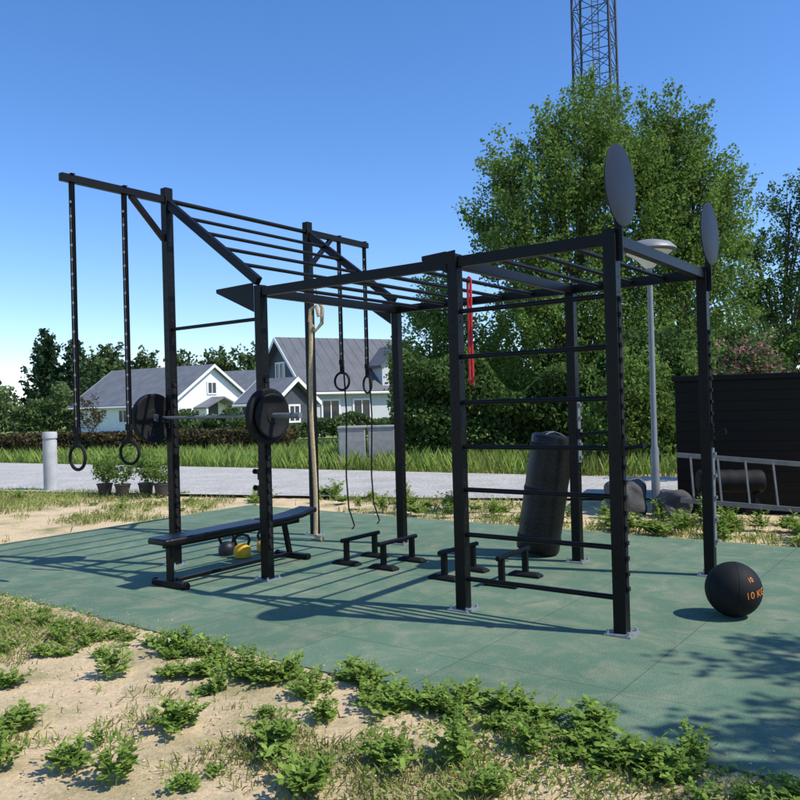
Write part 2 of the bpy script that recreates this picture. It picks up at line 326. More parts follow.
for t in (0,W):
    rb("beam",R(S1+h,t,zb),R(S2-h,t,zb),.06,.08); rb("beam",R(S2+h,t,zb),R(S3-h,t,zb),.06,.08)
    rb("sloping_rail",R(.03,t,3.62),R(S1-.02,t,2.70),.06,.08)
    rb("beam",R(0,t+(-h-.001 if t==0 else h+.001),3.66),R(0,(-1.14 if t==0 else W+1.15),3.66),.06,.07)
    sg=-1 if t==0 else 1
    rb("brace",R(0,t+sg*h,3.26),R(0,t+sg*.42,3.63),.05,.05)
rc("rung",R(0,h,3.66),R(0,W-h,3.66),.024)
for s in (S1,S2,S3): rb("beam",R(s,h,zb),R(s,W-h,zb),.06,.08)
for s in [1.64,1.98,2.32,2.66,3.0,3.7,4.0,4.3]: rc("rung",R(s,.03,zb),R(s,W-.03,zb),.017)
for s in [.27,.52,.77,1.02]:
    z=3.62-(s-.03)/(S1-.05)*.92; rc("rung",R(s,.03,z),R(s,W-.03,z),.018)
rc("rung",R(h,0,2.36),R(S1-h,0,2.36),.017)
for z in [2.23,1.89,1.55,1.22,.90,.565,.235]: rc("rung",R(S2+h,0,z),R(S3-h,0,z),.018)
def gus(s,t,l,hh,m="black"):
    b=B(); th=.004
    pts=[R(s,t,zb+.085),R(s-l,t,zb+.075),R(s-l,t,zb+.04),R(s,t,zb+.04-hh)]
    vs=[p-Nn*th for p in pts]+[p+Nn*th for p in pts]
    b.add(vs,[(0,1,2,3),(7,6,5,4)]+[(i,(i+1)%4,4+(i+1)%4,4+i) for i in range(4)]); b.make("gusset_plate",M[m],R(s,t,zb),rig)
gus(S1-h,-.046,.50,.22); gus(S1-h,W-.046,.3,.2); gus(S2-h,-.046,.22,.12); gus(S2+.04,-.048,.15,.10)
for (s,t) in ((S3+.055,0),(S3+.055,W)):
    b=B(); c=R(s+.02,t,2.94); b.lathe(c,[(.262,-.006),(.268,-.003),(.268,.003),(.262,.006)],48,axis=D)
    b.make("target_disc",M["disc"],c,rig)
    b=B(); b.beam(R(s,t,2.45),R(s,t,3.0),.05,.012,up=Nn); b.make("disc_bracket",M["black"],c,rig)
def peg(s,t,z,d,l=.16):
    b=B(); p=R(s,t,z); b.box(p+d*.01,d*.012,d.cross(Z)*.035,Z*.05); b.cyl(p+d*.02,p+d*l+Z*.02,.014,12); b.cyl(p+d*(l-.02)+Z*.02,p+d*l+Z*.022,.024,12)
    b.make("storage_peg",M["black"],p,rig)
peg(S3+h,0,1.22,D,.14); peg(S2+h,W,1.22,D,.35); peg(S1-h,0,.95,-D,.10); peg(S1-h,0,.80,-D,.10); peg(S3+h,W,1.22,D,.12)
for s in (0,S1):
    b=B(); b.box(R(s,-h-.012,1.46),D*.03,Nn*.010,Z*.09); b.box(R(s,-h-.055,1.44),D*.03,Nn*.035,Z*.01); b.box(R(s,-h-.095,1.465),D*.03,Nn*.006,Z*.035)
    b.make("bar_hook",M["black"],R(s,-h,1.45),rig,.002)
# ------------------------------------------------------------------ barbell
zc=1.478; tb_=-h-.055; bar=thing("barbell","barbell with two black bumper plates racked on steel hooks","barbell",R(.65,tb_,zc))
b=B(); b.cyl(R(-.2,tb_,zc),R(1.5,tb_,zc),.0145,12); b.cyl(R(-.45,tb_,zc),R(-.13,tb_,zc),.025,14); b.cyl(R(1.42,tb_,zc),R(1.86,tb_,zc),.025,14)
b.cyl(R(-.13,tb_,zc),R(-.11,tb_,zc),.038,14); b.cyl(R(1.40,tb_,zc),R(1.42,tb_,zc),.038,14); b.make("bar",M["midgrey"],R(.65,tb_,zc),bar)
for s0,sg in ((1.43,1),(-.14,-1)):
    for k,(r,w_) in enumerate(((.245,.07),(.20,.035))):
        b=B(); a=s0+sg*(.075*k); c=R(a,tb_,zc)
        b.lathe(c,[(.03,0),(r*.35,0),(r*.38,.008),(r*.80,.008),(r*.86,-.0),(r-.01,0),(r,.008),(r,w_-.008),(r-.01,w_),(r*.86,w_),(r*.8,w_-.008),(r*.38,w_-.008),(r*.35,w_),(.03,w_)],44,axis=D*sg)
        b.make("weight_plate",M["blackmatt"],c,bar)
# ------------------------------------------------------------------ rings
def ring_set(t,zr,tail,tilt,label):
    e=thing("gymnastic_ring",label,"gymnastic ring",R(0,t,3.62),"gymnastic rings hanging from the rig")
    b=B(); c=R(0,t,zr); a=(D*math.cos(tilt)+Nn*math.sin(tilt)); b.torus(c,a,Z,.110,.015,32,10); b.make("ring",M["blackmatt"],c,e)
    a=D; b=B()
    a2=(D*.35-Nn*.94).normalized(); sw=a2.cross(Z)
    b.beam(R(0,t,3.71),R(0,t,zr+.13)+a2*.006,.048,.003,up=a2); b.beam(R(0,t,3.71)-a2*.02,R(0,t,zr+.13)-a2*.016,.048,.003,up=a2)
    b.box(R(0,t,3.70),D*.045,Nn*.02,Z*.003); b.beam(R(0,t,zr+.15),R(0,t,zr+.09),.04,.034,up=a2)
    b.box(R(0,t,zr+.24),a2*.022,sw*.028,Z*.03)
    if tail: b.path([R(.0,t,zr+.2)+a*.03,R(.02,t,zr-.4)+a*.04,R(.0,t+.01,zr-1.2)+a*.02,R(.03,t+.03,.25),R(.1,t+.05,.03),R(.16,t-.05,.02)],[.011]*6,6)
    b.make("strap",M["blackmatt"],R(0,t,3.0),e)
    b=B(); z=zr+.35
    b.box(R(0,t,(zr+3.6)/2)+a2*.0102,a2*.0004,sw*.0015,Z*(3.5-zr-.3)/2)
    while z<3.5:
        b.box(R(0,t,z)+a2*.0107,a2*.0008,sw*.009,Z*.011); z+=.13
    b.make("strap_marking",M["mark"],R(0,t,3.0),e)
lb="black ring on numbered strap hanging from steel beam"
ring_set(-1.04,1.15,False,.06,lb); ring_set(-.50,1.16,False,.25,lb)
lb2="black ring with strap tail reaching down to mat"
ring_set(W+.57,1.86,True,.1,lb2); ring_set(W+1.08,1.82,True,-.4,lb2)
# ------------------------------------------------------------------ climbing rope, band
b=B(); x,y=-1.05,9.33
pts=[(x+.12,y,2.80),(x+.17,y,2.70),(x+.16,y,2.52),(x+.08,y,2.43),(x+.02,y,2.55),(x+.03,y,2.68),(x+.10,y-.01,2.73),(x+.13,y-.02,2.60)]
b.path(pts,.024,8)
pts=[(x+.02+.012*math.sin(z*3),y+.01*math.cos(z*2),z) for z in np.linspace(2.62,.05,30)]+[(x+.05,y-.1,.03),(x+.12,y-.18,.03)]
b.path(pts,.027,8)
b.path([(x+.12,y,2.80),(x+.1,y+.05,2.95),(x+.02,y+.17,3.05),(x-.02,y+.27,3.05)],[.012]*4,6)
o=b.make("climbing_rope",M["rope"],(x,y,0)); tag(o,"thick beige climbing rope hanging down beside steel post","rope")
b=B(); c0=R(3.0,.85,0); cx_,cy_=c0.x,c0.y
pts=[(cx_-.013,cy_,2.62),(cx_-.011,cy_,2.2),(cx_-.014,cy_+.01,1.76)]+[(cx_+.015*math.cos(math.pi*(1+k/8)),cy_,1.73+.025*math.sin(math.pi*(1+k/8))) for k in range(9)]+[(cx_+.013,cy_+.01,1.78),(cx_+.010,cy_,2.2),(cx_+.013,cy_,2.62),(cx_,cy_,2.635),(cx_-.013,cy_,2.62)]
b.path(pts,.0115,8)
o=b.make("resistance_band",M["red"],(cx_,cy_,1.6)); tag(o,"red rubber resistance band looped over monkey bar","resistance band")
# ------------------------------------------------------------------ bench
sb=.78; be=thing("workout_bench","black padded incline bench with steel legs on green mat","bench",R(sb,-.1,0))
def pad(name,pts,w0,w1,th=.055):
    b=B(); vs=[]; k=len(pts)
    for i,(t_,z_) in enumerate(pts):
        w_=w0+(w1-w0)*i/(k-1); P_=R(sb,t_,z_); vs+=[P_-D*w_/2,P_+D*w_/2,P_+D*w_/2+Z*th,P_-D*w_/2+Z*th]
    fs=[(0,1,2,3),tuple(4*(k-1)+j for j in(3,2,1,0))]
    for i in range(k-1):
        o_=4*i; fs+=[(o_+j,o_+4+j,o_+4+(j+1)%4,o_+(j+1)%4) for j in range(4)]
    b.add(vs,fs); o=b.make(name,M["vinyl"],R(sb,pts[0][0],pts[0][1]),be); md=o.modifiers.new("Bevel","BEVEL"); md.width=.02; md.segments=4; md.limit_method="ANGLE"; return o
pad("seat_pad",[(-.80,.385),(.42,.395)],.26,.29); pad("backrest_pad",[(.45,.392),(.7,.395),(.9,.412),(1.12,.445)],.29,.25)
b=B(); b.beam(R(sb,-.72,.365),R(sb,.95,.37),.05,.04); b.beam(R(sb,-.66,.36),R(sb,-.66,.05),.05,.05,up=D); b.beam(R(sb-.03,.78,.36),R(sb-.03,.85,.05),.045,.045,up=D)
b.beam(R(sb,-.60,.05),R(sb,.8,.05),.035,.035); b.make("frame",M["black"],R(sb,0,.2),be,.004)
for t in (-.66,.86):
    b=B(); b.beam(R(sb-.2,t,.03),R(sb+.2,t,.03),.07,.05); b.cyl(R(sb-.2,t,.03),R(sb-.23,t,.03),.035,10); b.cyl(R(sb+.2,t,.03),R(sb+.23,t,.03),.035,10); b.make("foot",M["black"],R(sb,t,0),be,.005)
# ------------------------------------------------------------------ kettlebells
def kettle(loc,rz,mat,label,sc=1):
    e=thing("kettlebell",label,"kettlebell",loc,"kettlebells on the mat"); l=V(loc)
    b=B(); b.lathe(l,[(r*sc,z*sc) for r,z in [(.06,0),(.09,.01),(.100,.05),(.100,.09),(.088,.125),(.060,.15),(.035,.16),(.01,.164)]],24); b.make("bell",mat,l,e)
    b=B(); a=V((math.cos(rz),math.sin(rz),0)); b.path([l+(a*x+Z*z)*sc for x,z in [(-.055,.12),(-.085,.20),(-.065,.252),(0,.268),(.065,.252),(.085,.20),(.055,.12)]],.017*sc,8); b.make("handle",M["black"],l,e)
kettle((-1.68,8.30,0),.1,M["yellow"],"yellow coated kettlebell with black handle on mat",.9); kettle((-1.50,8.62,0),.5,M["yellow"],"yellow coated kettlebell with black handle on mat",.9)
kettle((-1.88,8.48,0),.3,M["blue"],"black kettlebell standing on green mat",.9)
# ------------------------------------------------------------------ parallettes
cent=[(-.43,7.97),(-.06,7.70),(.49,7.18),(.94,6.88)]
src=None
for i,(x,y) in enumerate(cent):
    if src is None:
        e=thing("parallette_bar","low black steel push-up bar standing on mat","push-up bar",(x,y,0),"push-up bars on the mat"); c=V((x,y,0)); hh=.24
        b=B(); b.cyl(c-Nn*.29+Z*hh,c+Nn*.29+Z*hh,.021,14); b.make("handle",M["black"],c,e)
        for sg in(-1,1):
            b=B(); p=c+Nn*.22*sg; b.beam(p+Z*.03,p+Z*(hh-.015),.035,.05,up=D); b.make("leg",M["black"],c,e)
            b=B(); 
            vs=[]
            for z_,l_,w_ in((0.001,.15,.05),(.02,.15,.05),(.042,.11,.028)):
                vs+=[p+D*l_*i_+Nn*w_*j_+Z*z_ for i_,j_ in((-1,-1),(1,-1),(1,1),(-1,1))]
            b.add(vs,[(3,2,1,0),(8,9,10,11)]+[(k*4+j_,k*4+(j_+1)%4,k*4+4+(j_+1)%4,k*4+4+j_) for k in range(2) for j_ in range(4)])
            b.make("foot",M["blackmatt"],c,e,.004)
        src=e
    else: copy_thing(src,(x,y,0),random.uniform(-.08,.08))
# ------------------------------------------------------------------ punching bag leaning
def bagmesh(p,q,r,wob=.012):
    b=B(); p=V(p);q=V(q); l=(q-p).length; d=(q-p).normalized()
    prof=[(r*.85,0),(r*.97,.015),(r,.04)]+[(r*(1+wob*math.sin(k*2.1)),.04+(l-.08)*k/14) for k in range(1,14)]+[(r,l-.04),(r*.97,l-.015),(r*.85,l)]
    b.lathe(p,prof,32,axis=d); return b
bp0=V((1.34,8.04,.035)); bp1=V((1.53,8.0,1.20)); e=thing("punching_bag","tall black punching bag leaning against steel post","punching bag",(1.36,8.02,0))
bagmesh(bp0,bp1,.215).make("bag",M["vinyl"],bp0,e)
dd=(bp1-bp0).normalized()
for k in (.12,.6,1.05):
    b=B(); b.lathe(bp0+dd*k,[(.21,0),(.2195,.002),(.2195,.04),(.21,.042)],32,axis=dd); b.make("strap_band",M["blackmatt"],bp0,e)
b=B(); sdv=dd.orthogonal().normalized(); 
for a_ in (0,1.57,3.14,4.71):
    vv_=Matrix.Rotation(a_,3,dd)@sdv; b.path([bp1+vv_*.15-dd*.01,bp1+vv_*.08+dd*.02,bp1+dd*.03],.007,6)
b.make("hanging_strap",M["midgrey"],bp1,e)
e=thing("boxing_bag","black boxing bag lying on low steel stand beside shed","boxing bag",(4.05,10.05,0))
bagmesh((3.70,10.0,.49),(4.48,9.92,.47),.14,.03).make("bag",M["blackmatt"],(4.05,10.0,.5),e)
b=B()
for x_ in (3.78,4.38):
    b.beam((x_,9.86,.02),(x_,9.92,.34),.05,.05,up=(1,0,0)); b.beam((x_,10.14,.02),(x_,10.1,.34),.05,.05,up=(1,0,0)); b.beam((x_,9.84,.33),(x_,10.16,.33),.05,.04)
b.beam((3.7,10,.18),(4.45,9.95,.18),.04,.04); b.make("stand",M["black"],(4.05,10,0),e,.003)
e=thing("aluminium_ladder","grey aluminium ladder lying on its side against boulder","ladder",(4.4,9.7,0))
lo0,lo1=V((3.40,9.78,.28)),V((6.2,9.20,.03)); up0,up1=V((3.40,9.86,.83)),V((6.2,9.35,.56))
b=B(); b.beam(lo0,lo1,.025,.06); b.make("rail",M["alu"],lo0,e,.003); b=B(); b.beam(up0,up1,.025,.06); b.make("rail",M["alu"],up0,e,.003)
for k in range(9):
    f=(k+.5)/9; b=B(); b.beam(lo0.lerp(lo1,f),up0.lerp(up1,f),.022,.022,up=(1,0,0)); b.make("rung",M["alu"],lo0.lerp(lo1,f),e)
def boulder(c,r,seed):
    bm=bmesh.new(); bmesh.ops.create_icosphere(bm,subdivisions=4,radius=1); rr=random.Random(seed); ph=[rr.uniform(0,6) for _ in range(6)]
    for v in bm.verts:
        p=v.co; k=1+.12*math.sin(p.x*2.5+ph[0])*math.cos(p.y*2+ph[1])+.08*math.sin(p.z*4+ph[2]+p.x*3)+.03*math.sin(p.x*11+ph[3])*math.sin(p.y*9+ph[4])
        q=V([max(-.8,min(.8,a)) for a in p])*k; v.co=V((q.x*r[0],q.y*r[1],q.z*r[2]+r[2]*.7))
    me=bpy.data.meshes.new("boulder"); bm.to_mesh(me); bm.free(); me.materials.append(M["stone"]); me.shade_smooth()
    o=link("boulder",me,c); tag(o,"rough dark grey boulder on ground beside lamp post","boulder","boulders beside the lamp post"); return o
boulder((3.05,10.9,-.05),(.30,.26,.33),3); boulder((3.55,10.5,-.05),(.24,.22,.24),5)
# ------------------------------------------------------------------ medicine ball
bc=V((2.3,5.6,.19)); ball=thing("medicine_ball","black medicine ball with orange lettering on mat","ball",(2.3,5.6,0))
b=B(); prof=[(max(.002,.19*math.sin(math.pi*k/28)),-.19*math.cos(math.pi*k/28)) for k in range(29)]; b.lathe(bc,prof,48)
b.make("shell",M["blackmatt"],bc,ball)
for ax,ay in (((1,.2,0),(0,.1,1)),((.2,1,.3),(0,-.3,1)),):
    ax=V(ax).normalized(); ay=(V(ay)-ax*V(ay).dot(ax)).normalized(); b=B(); b.torus(bc,ax,ay,.1895,.0022,64,6)
    b.make("seam",M["vinyl"],bc,ball)
def wraptext(txt,size,yaw,pitch,roll=0):
    cu=bpy.data.curves.new("t","FONT"); cu.body=txt; cu.size=size; cu.align_x="CENTER"; cu.align_y="CENTER"; cu.resolution_u=3
    to=bpy.data.objects.new("t",cu); COL.objects.link(to); bpy.context.view_layer.update()
    me=bpy.data.meshes.new_from_object(to.evaluated_get(bpy.context.evaluated_depsgraph_get())); bpy.data.objects.remove(to)
    bm=bmesh.new(); bm.from_mesh(me); bmesh.ops.triangulate(bm,faces=bm.faces); bmesh.ops.subdivide_edges(bm,edges=bm.edges,cuts=2)
    for v in bm.verts:
        x,y=v.co.x,v.co.y; x,y=x*math.cos(roll)-y*math.sin(roll),x*math.sin(roll)+y*math.cos(roll)
        lo=yaw+x/.19; la=pitch+y/.19; v.co=V((math.sin(lo)*math.cos(la),-math.cos(lo)*math.cos(la),math.sin(la)))*.1915
    bm.to_mesh(me); bm.free(); me.materials.clear(); me.materials.append(M["orange"]); link("lettering",me,bc,ball)
wraptext("10",.050,.34,.52,.2); wraptext("10 KG",.068,.50,.0,.12)
# ------------------------------------------------------------------ bollard, lamp
e=thing("bollard","grey cylindrical bollard at gravel road edge","bollard",(-7.13,16.2,0))
b=B(); b.lathe((-7.13,16.2,0),[(.135,0),(.135,1.0),(.133,1.01)],28); b.make("column",M["boll"],(-7.13,16.2,0),e)
b=B(); b.lathe((-7.13,16.2,1.0),[(.12,.0),(.12,.05),(.145,.055),(.145,.16),(.13,.18),(.05,.185)],28); b.make("cap",M["boll"],(-7.13,16.2,1),e)
lx,ly=3.4,10.72; e=thing("street_lamp","slim grey lamp post with round dish shade","street lamp",(lx,ly,0))
b=B(); b.lathe((lx,ly,-.05),[(.055,0),(.055,.9),(.04,.95),(.036,3.40)],20); b.make("pole",M["lampgrey"],(lx,ly,0),e)
b=B(); b.lathe((lx,ly,3.52),[(.05,-.04),(.33,-.015),(.36,.0),(.355,.02),(.28,.09),(.15,.13),(.03,.145)],44); b.make("lamp_shade",M["lampgrey"],(lx,ly,3.52),e)
b=B(); b.lathe((lx,ly,3.28),[(.045,0),(.07,.02),(.16,.12),(.25,.18),(.30,.215)],36); b.make("diffuser",M["shade"],(lx,ly,3.36),e)
# ------------------------------------------------------------------ shed
c0=V((3.74,10.85,0)); dx=V((.93,-.36,0)).normalized(); dy=V((.36,.93,0)).normalized(); e=thing("wooden_shed","low black wooden shed with flat roof","shed",c0)
b=B(); b.box(c0+dx*3.5+dy*1.2+Z*.87,dx*3.5,dy*1.2,Z*.88); b.make("wall",M["plank"],c0,e,smooth=False)
b=B(); b.box(c0+dx*3.5+dy*1.2+Z*1.79,dx*3.54,dy*1.24,Z*.035); b.make("roof",M["shedroof"],c0+Z*1.8,e,.005)
# ------------------------------------------------------------------ houses
def house(label,c,dl,L,dw,Wd,zb0,ze,zr,wallm,roofm,gabm,wins,roofover=.35,name="house",door=None,porch=None,dormer=None):
    c=V(c); dl=V(dl).normalized(); dw=V(dw).normalized(); e=thing(name,label,"house",c)
    def P(l,w,z): return c+dl*l+dw*w+Z*z
    b=B(); vs=[P(l,w,z) for l in(0,L) for w,z in((0,zb0),(Wd,zb0),(Wd,ze),(Wd/2,zr),(0,ze))]
    b.add(vs,[(0,1,2,4),(5,9,7,6),(0,4,9,5),(1,6,7,2)],0); b.add(vs,[(2,3,4),(9,8,7)],1)
    b.make("wall",[wallm,gabm],c,e,smooth=False)
    b=B(); th=.16; k=(zr-ze)/(Wd/2)
    for w0,w1 in((-roofover,Wd/2),(Wd+roofover,Wd/2)):
        z0=ze-k*roofover+.03; z1=zr+.03
        vs=[P(l,w,z+o) for l in(-roofover,L+roofover) for w,z,o in((w0,z0,0),(w1,z1,0),(w1,z1,th),(w0,z0,th))]
        b.add(vs,[(0,1,2,3),(7,6,5,4),(0,4,5,1),(1,5,6,2),(2,6,7,3),(3,7,4,0)])
    n_=int(L/.6)
    for i in range(n_+1):
        l=-roofover+.3+i*(L+2*roofover-.6)/n_
        b.beam(P(l,-roofover+.02,ze-k*roofover+.02+th),P(l,Wd/2,zr+.02+th),.04,.05,up=(0,0,1))
    rf=b.make("roof",roofm,c,e,smooth=False)
    for l in(-roofover-.03,L+roofover+.03):
        b=B(); vs=[]
        for dl_ in (-.02,.02):
            for w0,z0 in((-roofover,ze-k*roofover),(Wd/2,zr),(Wd+roofover,ze-k*roofover)):
                vs+=[P(l+dl_,w0,z0-.05),P(l+dl_,w0,z0+.19)]
        fs=[]
        for i in range(2): fs+=[(2*i,2*i+2,2*i+3,2*i+1),(6+2*i,7+2*i,9+2*i,8+2*i),(2*i,6+2*i,8+2*i,2*i+2),(2*i+1,2*i+3,9+2*i,7+2*i)]
        fs+=[(0,1,7,6),(4,10,11,5)]
        b.add(vs,fs); b.make("bargeboard",M["whitep"],c,e,smooth=False)
    b=B(); b.cyl(P(-roofover,-roofover-.06,ze-k*roofover+.05),P(L+roofover,-roofover-.06,ze-k*roofover+.05),.07,8); b.make("gutter",M["whitep"],c,e)
    def window(p,a,nn,w_,h_,par):
        b=B(); 
        for o1,o2,s1,s2 in((0,h_/2,w_/2+.05,.05),(0,-h_/2,w_/2+.05,.05),(w_/2,0,.05,h_/2-.05),(-w_/2,0,.05,h_/2-.05),(0,0,.03,h_/2-.05)):
            b.box(p+a*o1+Z*o2+nn*.03,a*s1,nn*.04,Z*s2)
        fo=b.make("window",M["whitep"],p,par,smooth=False)
        b=B(); b.box(p+nn*.012,a*(w_/2-.02),nn*.012,Z*(h_/2-.02)); g=b.make("pane",M["glass"],p); g.parent=fo; g.location=(0,0,0)
    for (face,u,z,w_,h_) in wins:
        if face=="g": window(P(0,u,z),dw,-dl,w_,h_,e)
        else: window(P(u,0,z),dl,-dw,w_,h_,e)
    if dormer:
        l0,l1,z1_,z2_=dormer; m_=(l0+l1)/2; b=B()
        vs=[P(l,w,z) for w in(-.06,Wd*.42) for l,z in((l0,ze-.5),(l1,ze-.5),(l1,z1_),(m_,z2_),(l0,z1_))]
        b.add(vs,[(0,1,2,3,4),(0,4,9,5),(1,6,7,2),(5,9,8,7,6),(2,7,8,3),(3,8,9,4)]); b.make("dormer",wallm,P(m_,0,ze),e,smooth=False)
        for sg,lx_ in((-1,l0),(1,l1)):
            b=B(); k2=(z2_-z1_)/((l1-l0)/2); vs=[]
            for w in(-.35,Wd*.45):
                for th_ in(.02,.16): vs+=[P(lx_+sg*.25,w,z1_-k2*.25+th_),P(m_,w,z2_+th_)]
            b.add(vs,[(0,1,3,2),(4,6,7,5),(0,4,5,1),(2,3,7,6),(0,2,6,4),(1,5,7,3)]); b.make("dormer_roof",roofm,P(m_,0,z2_),e,smooth=False)
        window(P(m_,-.06,z1_-.35),dl,-dw,1.1,1.1,e)
    if door:
        u,w_,h_=door; p=P(0,u,h_/2+.15); b=B(); b.box(p-dl*.03,dw*w_/2,dl*.03,Z*h_/2); b.make("door",M["clad"],p,e)
    if porch:
        u,w_,z_=porch; b=B(); vs=[]
        for l in(-1.3,0):
            for th_ in(0,.12): vs+=[P(l,u-w_/2,z_+th_),P(l,u,z_+.8+th_),P(l,u+w_/2,z_+th_)]
        b.add(vs,[(0,1,4,3),(1,2,5,4),(6,9,10,7),(7,10,11,8),(0,6,7,1),(1,7,8,2),(3,4,10,9),(4,5,11,10),(0,3,9,6),(2,8,11,5)])
        b.make("porch_roof",roofm,P(-.6,u,z_),e,smooth=False)
        for sg in(-1,1):
            b=B(); b.box(P(-1.2,u+sg*(w_/2-.15),z_/2),dl*.07,dw*.07,Z*z_/2)
            b.make("porch_post",M["whitep"],P(-.6,u,z_),e)
    return e
house("white rendered house with grey gable roof and porch",(-17.0,59,0),(-.86,.50,0),10.8,(.66,.75,0),7.4,-.2,2.1,4.85,M["white"],M["rooft"],M["white"],
      [("g",3.7,3.2,.8,.9),("s",2,1.2,1,1),("s",5,1.2,1,1),("s",8,1.2,1,1),("g",1.3,1.2,.9,1),("g",6.3,1.2,.9,1)],door=(3.7,1,2),porch=(3.7,3.4,1.6))
house("low house with grey roof seen behind the others",(-14.5,84,0),(-.9,.4,0),10,(.4,.9,0),7,-.2,2.9,5.6,M["white"],M["rooft"],M["clad"],[("g",3.5,1.5,1.2,1.1)])
house("house with dark grey gable and slate roof",(-5.2,45,0),(.86,.5,0),8.6,(-.58,.81,0),6.4,-.2,2.55,5.55,M["greyw"],M["roofd"],M["clad"],
      [("g",3.2,3.7,1.1,1.0),("g",1.5,1.3,1.0,1.2),("g",4.7,1.3,1.0,1.2),("s",1.4,1.35,1.1,1.1),("s",3.4,1.35,1.1,1.1),("s",6.3,1.35,1.5,1.1)],dormer=(4.8,8.0,3.9,5.0))
house("small annex with dark pitched roof",(-6.7,42.3,0),(-.8,.6,0),2.4,(.6,.8,0),3.0,-.2,1.9,3.0,M["clad"],M["rooft"],M["clad"],[("g",1.5,1.2,.8,.9)],name="annex")
# ------------------------------------------------------------------ lattice tower
tx,ty=23.1,90.; e=thing("lattice_tower","tall grey steel lattice radio tower behind trees","radio tower",(tx,ty,0)); c=V((tx,ty,0)); Ht=62
def leg(a,z): 
    r=3.1-.006*z; return c+V((math.cos(a)*r,math.sin(a)*r,z))
angs=[.32+k*math.pi/2 for k in range(4)]
for a in angs:
    b=B(); b.cyl(leg(a,-.1),leg(a,Ht),.15,8); b.make("leg",M["towermat"],c,e)
b=B(); z=0
while z<Ht:
    z2=min(z+3.0,Ht)
    for k in range(4):
        a0,a1=angs[k],angs[(k+1)%4]; b.cyl(leg(a0,z),leg(a1,z),.055,5,cap=False); b.cyl(leg(a0,z),leg(a1,z2),.045,5,cap=False); b.cyl(leg(a1,z),leg(a0,z2),.045,5,cap=False)
    z+=3.0
b.make("lattice_bracing",M["towermat"],c,e)
b=B()
for o_ in (-.35,.35): b.cyl(c+V((o_,-.5,0)),c+V((o_,-.5,Ht)),.06,5)
for k in range(int(Ht/.7)): b.cyl(c+V((-.35,-.5,k*.7)),c+V((.35,-.5,k*.7)),.04,4)
b.make("ladder",M["towermat"],c,e)
# ------------------------------------------------------------------ trees
tree("broadleaf_tree","tall leafy green tree with dense rounded crown","tree",(5.6,25,0),
 [(6.0,25,8.9,1.7,2.0,1.9,105),(6.3,25,10.3,.9,1.1,1.2,48),(4.7,25,7.9,1.7,2.0,1.7,100),(7.2,25,7.4,1.9,2.2,2.2,130),(3.9,24.8,6.3,1.4,2,1.5,76),(5.2,24.6,4.8,2.3,2.2,2.0,145),(4.0,24.6,3.1,1.8,2,1.7,115),(6.8,24.6,3.4,1.8,2,2.0,100),(3.5,25,8.8,.7,1,.8,24),(2.9,25,7.3,.6,1,.55,18),(5.1,25,10.0,.5,.8,.7,18),(5.6,24.4,1.6,2.2,1.5,1.2,80)],M["leafA"],.056,.46,100,.28)
tree("broadleaf_tree","tall leafy green tree with uneven ragged crown","tree",(9.2,26,0),
 [(9.0,26,9.2,1.3,1.7,1.8,80),(7.7,26,9.3,1.0,1.4,1.3,58),(9.5,26,7.6,1.7,2,1.7,100),(10.4,26,6.3,1.3,1.8,1.4,66),(8.3,26,6.0,1.7,2,2,105),(9.4,25.6,4.6,1.9,2,1.8,105),(8.2,25.6,3.0,1.6,2,1.8,80),(10.2,25.6,2.8,1.5,2,1.5,60),(8.9,26,10.6,.6,.8,.8,22),(10.8,26,8.2,.6,.9,.6,20),(9.9,26,9.7,.5,.8,.6,16)],M["leafA"],.056,.46,100,.25)
tree("small_tree","smaller green tree beside the tall trees","tree",(1.4,27,0),
 [(1.4,27,5.0,.7,1,1.0,34),(1.2,27,3.8,1.1,1.2,1.1,55),(2.2,27,3.2,1.3,1.2,1.6,80),(.8,27,2.3,1.1,1.2,1.2,50)],M["leafA"],.056,.40,80,.12)
tree("dark_tree","dark leafy tree with layered branches","tree",(14.6,30,0),
 [(14.9,30,8.8,.9,1.4,.7,22),(13.5,30,7.0,1.0,1.5,.6,24),(15.4,30,6.8,1.5,1.5,1.0,48),(12.9,30,5.4,.9,1.5,.6,26),(14.2,30,5.2,1.4,1.5,.9,46),(13.6,30,3.6,1.8,1.5,1.2,70),(15.5,30,3.6,1.8,1.5,1.6,90),(16.4,30,9.6,1.2,1.5,1.2,44),(15.9,30,8.0,1.2,1.5,.9,34),(13.0,29.6,2.0,1.6,1.4,1.2,70)],M["leafB"],.056,.42,80,.2)
tree("overhanging_tree","leafy tree throwing dappled shade on the mat","tree",(8.0,2.2,0),
 [(6.1,2.5,4.6,1.1,1.2,.6,38),(5.2,2.2,4.3,.6,.7,.35,14),(7.2,2.0,4.9,1.2,1.2,.8,42),(8.2,2.7,5.3,1.3,1.3,1.0,45),(6.5,1.4,4.2,.8,.7,.4,24),(6.9,3.2,5.1,.8,.7,.5,22)],M["leafA"],.05,.28,44,.11)
random.seed(3)
def far_tree(x,y,h_,r_,mat,name,label,grp,con=False):
    if con: lobes=[(x,y,h_*(.15+.8*k/5),r_*(1.05-.95*k/5),r_*(1.05-.95*k/5),h_*.13,int(26-3*k)) for k in range(6)]
    else: lobes=[(x+random.uniform(-.4,.4)*r_,y,h_*.62,r_*.8,r_*.7,h_*.30,30),(x-.4*r_,y,h_*.42,r_*.7,r_*.6,h_*.25,24),(x+.45*r_,y,h_*.45,r_*.65,r_*.6,h_*.26,24),(x,y,h_*.82,r_*.45,r_*.4,h_*.16,14)]
    tree(name,label,"tree",(x,y,0),lobes,mat,.27 if not con else .22,1.0 if not con else .7,44,h_*.022,grp)
